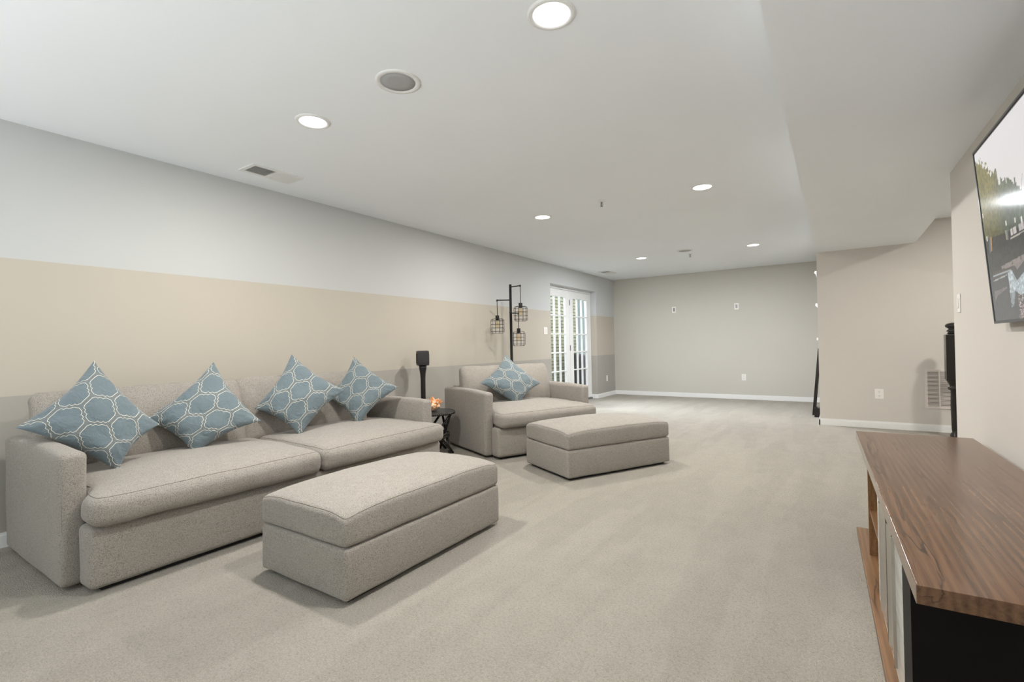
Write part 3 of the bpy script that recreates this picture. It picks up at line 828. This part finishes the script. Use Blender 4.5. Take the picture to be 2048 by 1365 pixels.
# attach height, arm direction and length, socket drop
for az, ze, ex, ey, drop in ((1.695, 1.695, -0.150, -0.100, 0.205), (1.868, 1.868, 0.185, -0.045, 0.228), (1.522, 1.522, 0.000, 0.185, 0.205)):
    ez = ze
    ar = link('arm', tb([(0, 0, az), (ex, ey, ez)], 0.0075, n=8), M['black_metal'], t, True)
    link('finial', lt([(0, 0.012), (0.010, 0.010), (0.011, -0.012), (0.005, -0.016), (0, -0.017)], n=12), M['black_metal'], ar, True, (ex, ey, ez))
    link('hanging_rod', tb([(ex, ey, ez - 0.012), (ex, ey, ez - drop)], 0.0048, n=8), M['cord'], ar, True)
    zt = ez - drop
    sk = link('socket', lt([(0, 0.004), (0.024, 0.002), (0.026, -0.006), (0.026, -0.045), (0.020, -0.062), (0, -0.062)], n=16), M['black_metal'], t, True, (ex, ey, zt))
    # cage
    R0, zc1, zc0 = 0.088, zt - 0.045, zt - 0.235
    bm = bmesh.new()
    for a in range(10):
        an = 2 * PI * a / 10; cx, sx = math.cos(an), math.sin(an)
        prof = [(0.022, zc1), (R0 - 0.02, zc1), (R0 - 0.006, zc1 - 0.006), (R0, zc1 - 0.02), (R0, zc0 + 0.02), (R0 - 0.006, zc0 + 0.006), (R0 - 0.02, zc0), (0.0, zc0)]
        tube(bm, [(ex + r * cx, ey + r * sx, z) for r, z in prof], 0.0021, n=5)
    for f in (0.13, 0.37, 0.62, 0.87):
        z = zc0 + (zc1 - zc0) * f
        tube(bm, [(ex + R0 * math.cos(2 * PI * i / 28), ey + R0 * math.sin(2 * PI * i / 28), z) for i in range(28)], 0.0021, n=5, closed=True)
    link('cage', bm, M['black_metal'], t, True)
    bl_ = link('bulb', lt([(0.012, -0.062), (0.015, -0.085), (0.030, -0.118), (0.031, -0.140), (0.022, -0.158), (0, -0.166)], n=20), M['bulb_glass'], t, True, (ex, ey, zt))
    link('filament', tb([(0.006 * math.cos(i * 1.9), 0.006 * math.sin(i * 1.9), -0.08 - i * 0.0045) for i in range(14)], 0.0012, n=4), M['brass'], bl_, True)

# ------------------------------------------------------------------ things behind the partition corner and at the stairs
t = thing('leaning_mirror', 'black framed mirror leaning behind the partition wall corner', 'mirror', (0, 0, 0))
def lean(z): return JX - 0.118 + (0.088) * z / 0.96     # outer face x at height z
bm = bmesh.new()
def leanbar(y0, y1, z0, z1, th=0.032):
    vs = []
    for z in (z0, z1):
        for x in (lean(z), lean(z) + th):
            for y in (y0, y1): vs.append(bm.verts.new((x, y, z)))
    for f in ((0, 1, 3, 2), (4, 6, 7, 5), (0, 4, 5, 1), (2, 3, 7, 6), (0, 2, 6, 4), (1, 5, 7, 3)): bm.faces.new([vs[i] for i in f])
leanbar(8.235, 8.275, 0.0, 0.96); leanbar(8.765, 8.805, 0.0, 0.96); leanbar(8.275, 8.765, 0, 0.04); leanbar(8.275, 8.765, 0.92, 0.96)
link('frame', bm, M['black_gloss'], t)
bm = bmesh.new(); leanbar(8.275, 8.765, 0.04, 0.92, 0.012); link('mirror_glass', bm, M['mirror'], t)
link('foot', bx(JX - 0.085, JX - 0.018, 8.02, 8.20, 0, 0.13, bevel=0.004), M['black_gloss'], t)
def bracket(label, z, d, h):
    t = thing('wall_bracket', label, 'bracket', (JX, 8.5, z), 0, 'white shelf brackets')
    bm = bmesh.new()
    prof = [(0, 0), (-d, 0), (-d - 0.006, -0.03), (-d * 0.8, -0.045), (-d * 0.55, -h * 0.5), (-d * 0.22, -h * 0.8), (0, -h)]
    A = [bm.verts.new((x, -0.02, z_)) for x, z_ in prof]; B = [bm.verts.new((x, 0.02, z_)) for x, z_ in prof]
    bm.faces.new(A); bm.faces.new(B[::-1])
    for i in range(len(prof)): bm.faces.new((A[i], A[(i + 1) % 7], B[(i + 1) % 7], B[i]))
    link('corbel', bm, M['trim'], t)
bracket('white wall bracket behind the partition corner, the highest of three', 2.10, 0.052, 0.20)
bracket('white wall bracket behind the partition corner, the middle of three', 1.62, 0.050, 0.13)
bracket('white wall bracket behind the partition corner, the lowest of three', 1.115, 0.045, 0.035)

t = thing('newel_post', 'dark turned newel post at the stairs behind the right wall corner', 'post', (1.045, 6.95, 0))
link('shaft', lt([(0.045, 0.0), (0.045, 0.04), (0.026, 0.07), (0.030, 0.10), (0.034, 0.35), (0.030, 0.50), (0.033, 0.515), (0.052, 0.530), (0.052, 0.545), (0.034, 0.555), (0.040, 0.575), (0.066, 0.625)], n=24), M['black_gloss'], t, True)
link('block', bx(-0.066, 0.066, -0.066, 0.066, 0.625, 1.115, bevel=0.006), M['black_gloss'], t)
link('finial', lt([(0.035, 1.115), (0.05, 1.125), (0.036, 1.140), (0.055, 1.150), (0.040, 1.165), (0.034, 1.175), (0.060, 1.195), (0.064, 1.212), (0.045, 1.232), (0, 1.242)], n=24), M['black_gloss'], t, True)
link('handrail', tb([(0.06, 0, 1.03), (0.30, 0, 1.05), (1.0, 0, 1.10)], 0.028, n=12), M['black_gloss'], t, True)

# ------------------------------------------------------------------ media console
ROT = D2(1.296)
t = thing('media_console', 'long low rustic brown media console along the right wall', 'media console', (0.142, 1.448, 0), ROT)
LT = 2.23
bm = bmesh.new(); box(bm, 0.002, 0.536, 0, LT, 0.4765, 0.52, bevel=0.001); tp = link('top', bm, M['wood_top'], t)
link('edge_banding', bx(0, 0.002, 0.0005, LT - 0.0005, 0.477, 0.5195), M['wood_edge'], tp)
link('plinth_board', bx(-0.0225, 0.50, 0.10, 1.905, 0.0, 0.031, bevel=0.0015), M['wood_inner'], t)
link('side_panel', bx(0.0085, 0.50, 0.165, 0.315, 0.031, 0.4765, bevel=0.001), M['black_side'], t)
link('side_panel', bx(0.0085, 0.50, 1.500, 1.522, 0.031, 0.4765), M['wood_inner'], t)
link('back_panel', bx(0.470, 0.485, 0.315, 1.500, 0.031, 0.4765), M['wood_inner'], t)
link('divider', bx(0.012, 0.47, 1.020, 1.036, 0.031, 0.4765), M['wood_inner'], t)
link('shelf', bx(0.014, 0.47, 1.036, 1.500, 0.235, 0.251), M['wood_inner'], t)
link('shelf', bx(0.014, 0.47, 1.036, 1.500, 0.430, 0.444), M['wood_inner'], t)
link('shelf', bx(0.03, 0.47, 0.315, 1.020, 0.235, 0.251), M['wood_inner'], t)
def cab_door(y0, y1, hy0, hy1):
    d = link('cabinet_door', bx(0.0075, 0.0255, y0, y1, 0.036, 0.472, bevel=0.001), M['wood_white'], t)
    # vertical concave pull with bright lips
    bm = bmesh.new(); prof = []
    n = 10; dep = 0.007
    for i in range(n + 1):
        f = i / n; prof.append((0.0075 - 0.0015 - dep * (1 - math.sin(PI * f)), hy0 + (hy1 - hy0) * f))
    A = [bm.verts.new((x, y, 0.062)) for x, y in prof]; B = [bm.verts.new((x, y, 0.470)) for x, y in prof]
    A2 = [bm.verts.new((0.0075, y, 0.062)) for x, y in (prof[0], prof[-1])]; B2 = [bm.verts.new((0.0075, y, 0.470)) for x, y in (prof[0], prof[-1])]
    for i in range(n): bm.faces.new((A[i], A[i + 1], B[i + 1], B[i]))
    bm.faces.new((A2[0], A[0], B[0], B2[0])); bm.faces.new((A[-1], A2[1], B2[1], B[-1]))
    bm.faces.new([A2[0]] + A[:] + [A2[1]]); bm.faces.new([B2[1]] + B[::-1] + [B2[0]])
    link('pull', bm, M['chrome'], d)
cab_door(0.317, 0.612, 0.470, 0.606)
cab_door(0.618, 1.018, 0.624, 0.86)

# ------------------------------------------------------------------ television
TVL, TVH = 1.450, 0.840
TVo = Vector((0.640, 3.235, 1.148)); U_ = Vector((0.0159, -1, 0)).normalized(); V_ = Vector((-0.061, 0, 0.838)).normalized()
Nn = U_.cross(V_).normalized()
if Nn.x > 0: Nn = -Nn
# local frame: x = along the width, y = up, z = out of the screen
tvM = Matrix(((U_.x, V_.x, Nn.x, TVo.x), (U_.y, V_.y, Nn.y, TVo.y), (U_.z, V_.z, Nn.z, TVo.z), (0, 0, 0, 1)))
tv = thing('television', 'large wall-mounted flat television showing trees above a town waterfront', 'television')
tv.matrix_world = tvM
bm = bmesh.new(); b_ = 0.009
box(bm, 0, TVL, 0, b_ * 1.2, -0.026, 0.003); box(bm, 0, TVL, TVH - b_, TVH, -0.026, 0.003)
box(bm, 0, b_, b_ * 1.2, TVH - b_, -0.026, 0.003); box(bm, TVL - b_, TVL, b_ * 1.2, TVH - b_, -0.026, 0.003)
link('bezel', bm, M['tv_frame'], tv)
link('back_housing', bx(0.02, TVL - 0.02, 0.02, TVH - 0.02, -0.030, -0.008), M['black_plastic'], tv)
link('wall_mount', bx(0.55, 0.90, 0.25, 0.50, -0.066, -0.030), M['black_metal'], tv)
# screen: picture computed point by point on a fine grid
pw, ph, mb = TVL - 2 * b_, TVH - 2.2 * b_, 0.010
nx, ny = 420, 240
xs = np.linspace(b_, TVL - b_, nx); ys = np.linspace(b_ * 1.2, TVH - b_, ny)
XX, YY = np.meshgrid(xs, ys)
rng = np.random.RandomState(5)
def vnoise(X, Y, sc, seed):
    r = np.random.RandomState(seed).rand(400, 400)
    x, y = X * sc, Y * sc; xi, yi = np.floor(x).astype(int) % 399, np.floor(y).astype(int) % 399
    fx, fy = x - np.floor(x), y - np.floor(y); fx = fx * fx * (3 - 2 * fx); fy = fy * fy * (3 - 2 * fy)
    return (r[yi, xi] * (1 - fx) + r[yi, xi + 1] * fx) * (1 - fy) + (r[yi + 1, xi] * (1 - fx) + r[yi + 1, xi + 1] * fx) * fy
def inpoly(poly):
    ins = np.zeros(XX.shape, bool); n = len(poly)
    for i in range(n):
        (x1, y1), (x2, y2) = poly[i], poly[(i + 1) % n]
        if y1 == y2: continue
        c = ((YY > min(y1, y2)) & (YY <= max(y1, y2))) & (XX < (x2 - x1) * (YY - y1) / (y2 - y1) + x1); ins ^= c
    return ins
def srgb(*c): return np.array([((v / 255) / 12.92 if v <= 10 else ((v / 255 + 0.055) / 1.055) ** 2.4) for v in c])
img = np.zeros(XX.shape + (3,)); img[:] = srgb(246, 244, 245)
g1 = np.clip(YY / TVH, 0, 1)[..., None]; img = img * g1 + srgb(245, 236, 233) * (1 - g1)
tx = [0, 0.057, 0.107, 0.131, 0.185, 0.202, 0.252, 0.309, 0.316, 0.330, 0.391, 0.448, 0.501, 0.551, 0.588, 0.75, 0.9, 1.1, 1.45]
tz = [0.79, 0.775, 0.765, 0.729, 0.716, 0.685, 0.66, 0.665, 0.60, 0.598, 0.60, 0.59, 0.559, 0.527, 0.493, 0.45, 0.50, 0.47, 0.52]
tl = np.interp(XX, tx, tz) + (vnoise(XX, YY, 60, 1) - 0.5) * 0.05 + (vnoise(XX, YY, 130, 2) - 0.5) * 0.03
lf = vnoise(XX, YY, 75, 3) * 0.6 + vnoise(XX, YY, 160, 4) * 0.4
tr = YY < tl
tcol = srgb(82, 84, 62) * (1 - lf[..., None]) + srgb(176, 166, 104) * lf[..., None]
tcr = srgb(86, 98, 92) * (1 - lf[..., None]) + srgb(140, 148, 122) * lf[..., None]
wgt = np.clip((XX - 0.22) / 0.15, 0, 1)[..., None]; tcol = tcol * (1 - wgt) + tcr * wgt
dk = np.clip((0.62 - YY) / 0.3, 0, 1)[..., None]; tcol = tcol * (1 - 0.55 * dk) + srgb(60, 70, 72) * 0.55 * dk
img[tr] = tcol[tr]
low = YY < 0.405 - 0.03 * (XX / 0.5)
lowc = srgb(66, 68, 68) + (lf[..., None] - 0.5) * 0.05
img[low & tr] = lowc[low & tr]
def fill(poly, c, n=0.0, sc=90):
    m = inpoly(poly); v = np.clip(np.array(c) * (1 + n * (vnoise(XX, YY, sc, 9)[..., None] - 0.5) * 2), 0, 1.2); img[m] = v[m]
bl1 = inpoly([(0.0, 0.22), (0.62, 0.26), (1.45, 0.30), (1.45, 0.0), (0.0, 0.0)]); img[bl1] = (srgb(82, 84, 88) + (lf[..., None] - 0.5) * 0.03)[bl1]
fill([(0.207, 0.252), (0.504, 0.264), (0.9, 0.29), (0.9, 0.25), (0.495, 0.238), (0.409, 0.214), (0.381, 0.234), (0.215, 0.238)], srgb(150, 138, 136), 0.15)
fill([(0.071, 0.242), (0.381, 0.234), (0.385, 0.213), (0.269, 0.206), (0.069, 0.202)], srgb(92, 84, 82), 0.2)
fill([(0.071, 0.226), (0.33, 0.224), (0.33, 0.219), (0.071, 0.219)], srgb(170, 180, 185))
fill([(0.069, 0.202), (0.269, 0.210), (0.269, 0.204), (0.069, 0.197)], srgb(180, 188, 190))
fill([(0.062, 0.153), (0.249, 0.156), (0.249, 0.150), (0.10, 0.128), (0.056, 0.103)], srgb(128, 120, 124), 0.2)
fill([(0.285, 0.214), (0.339, 0.221), (0.391, 0.169), (0.352, 0.128), (0.282, 0.126)], srgb(196, 206, 210), 0.5, 120)
fill([(0.282, 0.126), (0.352, 0.128), (0.316, 0.07), (0.276, 0.064)], srgb(140, 150, 156), 0.7, 150)
fill([(0.365, 0.163), (0.478, 0.194), (0.8, 0.21), (0.8, 0.12), (0.447, 0.112), (0.414, 0.107), (0.363, 0.127)], srgb(186, 198, 202), 0.45, 140)
m = inpoly([(0.38, 0.11), (0.80, 0.125), (0.75, 0.0), (0.36, 0.0)]) & (vnoise(XX, YY * 2.5, 150, 12) > 0.62); img[m] = srgb(214, 190, 184)
fill([(0.073, 0.406), (0.100, 0.404), (0.085, 0.337), (0.063, 0.33)], srgb(96, 120, 130)); fill([(0.100, 0.404), (0.126, 0.401), (0.105, 0.337), (0.085, 0.337)], srgb(186, 142, 96))
fill([(0.318, 0.395), (0.338, 0.393), (0.338, 0.350), (0.323, 0.353)], srgb(170, 160, 130)); fill([(0.340, 0.393), (0.358, 0.391), (0.353, 0.348), (0.340, 0.35)], srgb(110, 126, 134))
for x0, x1 in ((0.388, 0.415), (0.420, 0.458), (0.488, 0.512), (0.517, 0.548), (0.57, 0.62), (0.64, 0.70)):
    fill([(x0, 0.387), (x1, 0.386), (x1, 0.358), (x0, 0.360)], srgb(214, 206, 204), 0.1)
fill([(0.375, 0.352), (0.70, 0.354), (0.70, 0.349), (0.375, 0.346)], srgb(196, 190, 180))
for x, z0, z1 in ((0.361, 0.241, 0.272), (0.469, 0.246, 0.276)): fill([(x - 0.004, z0), (x + 0.004, z0), (x + 0.002, z1), (x - 0.002, z1)], srgb(40, 42, 44))
for x, z in ((0.345, 0.421), (0.457, 0.410), (0.532, 0.399), (0.03, 0.52), (0.05, 0.405)): fill([(x - 0.007, z - 0.011), (x + 0.007, z - 0.011), (x + 0.007, z + 0.011), (x - 0.007, z + 0.011)], srgb(250, 246, 240))
for k in range(3):
    x0 = 0.60 + k * 0.05; fill([(x0, 0.56), (x0 + 0.004, 0.56), (x0 - 0.09, 0.40), (x0 - 0.094, 0.40)], srgb(160, 166, 166))
edge = (XX < b_ + mb) | (XX > TVL - b_ - mb) | (YY < b_ * 1.2 + mb * 0.2) | (YY > TVH - b_ - mb * 0.8)
img[edge] = 0.002
verts = np.stack([XX.ravel(), YY.ravel(), np.zeros(XX.size)], 1)
idx = np.arange(nx * ny).reshape(ny, nx)
quads = np.stack([idx[:-1, :-1].ravel(), idx[:-1, 1:].ravel(), idx[1:, 1:].ravel(), idx[1:, :-1].ravel()], 1)
me = bpy.data.meshes.new('screen'); me.from_pydata(verts.tolist(), [], quads.tolist()); me.update()
ca = me.color_attributes.new('picture', 'FLOAT_COLOR', 'POINT')
ca.data.foreach_set('color', np.concatenate([np.clip(img.reshape(-1, 3), 0, 1.2), np.ones((nx * ny, 1))], 1).astype(np.float32).ravel())
m, nt, b = new_mat('lit_screen')
at = N(nt, 'ShaderNodeAttribute'); at.attribute_name = 'picture'
b.inputs['Base Color'].default_value = (0.01, 0.01, 0.01, 1); b.inputs['Roughness'].default_value = 0.10
nt.links.new(at.outputs['Color'], b.inputs['Emission Color']); b.inputs['Emission Strength'].default_value = 0.75
me.materials.append(m)
o = bpy.data.objects.new('screen', me); COL.objects.link(o); o.parent = tv; o.location = (0, 0, 0.0005)
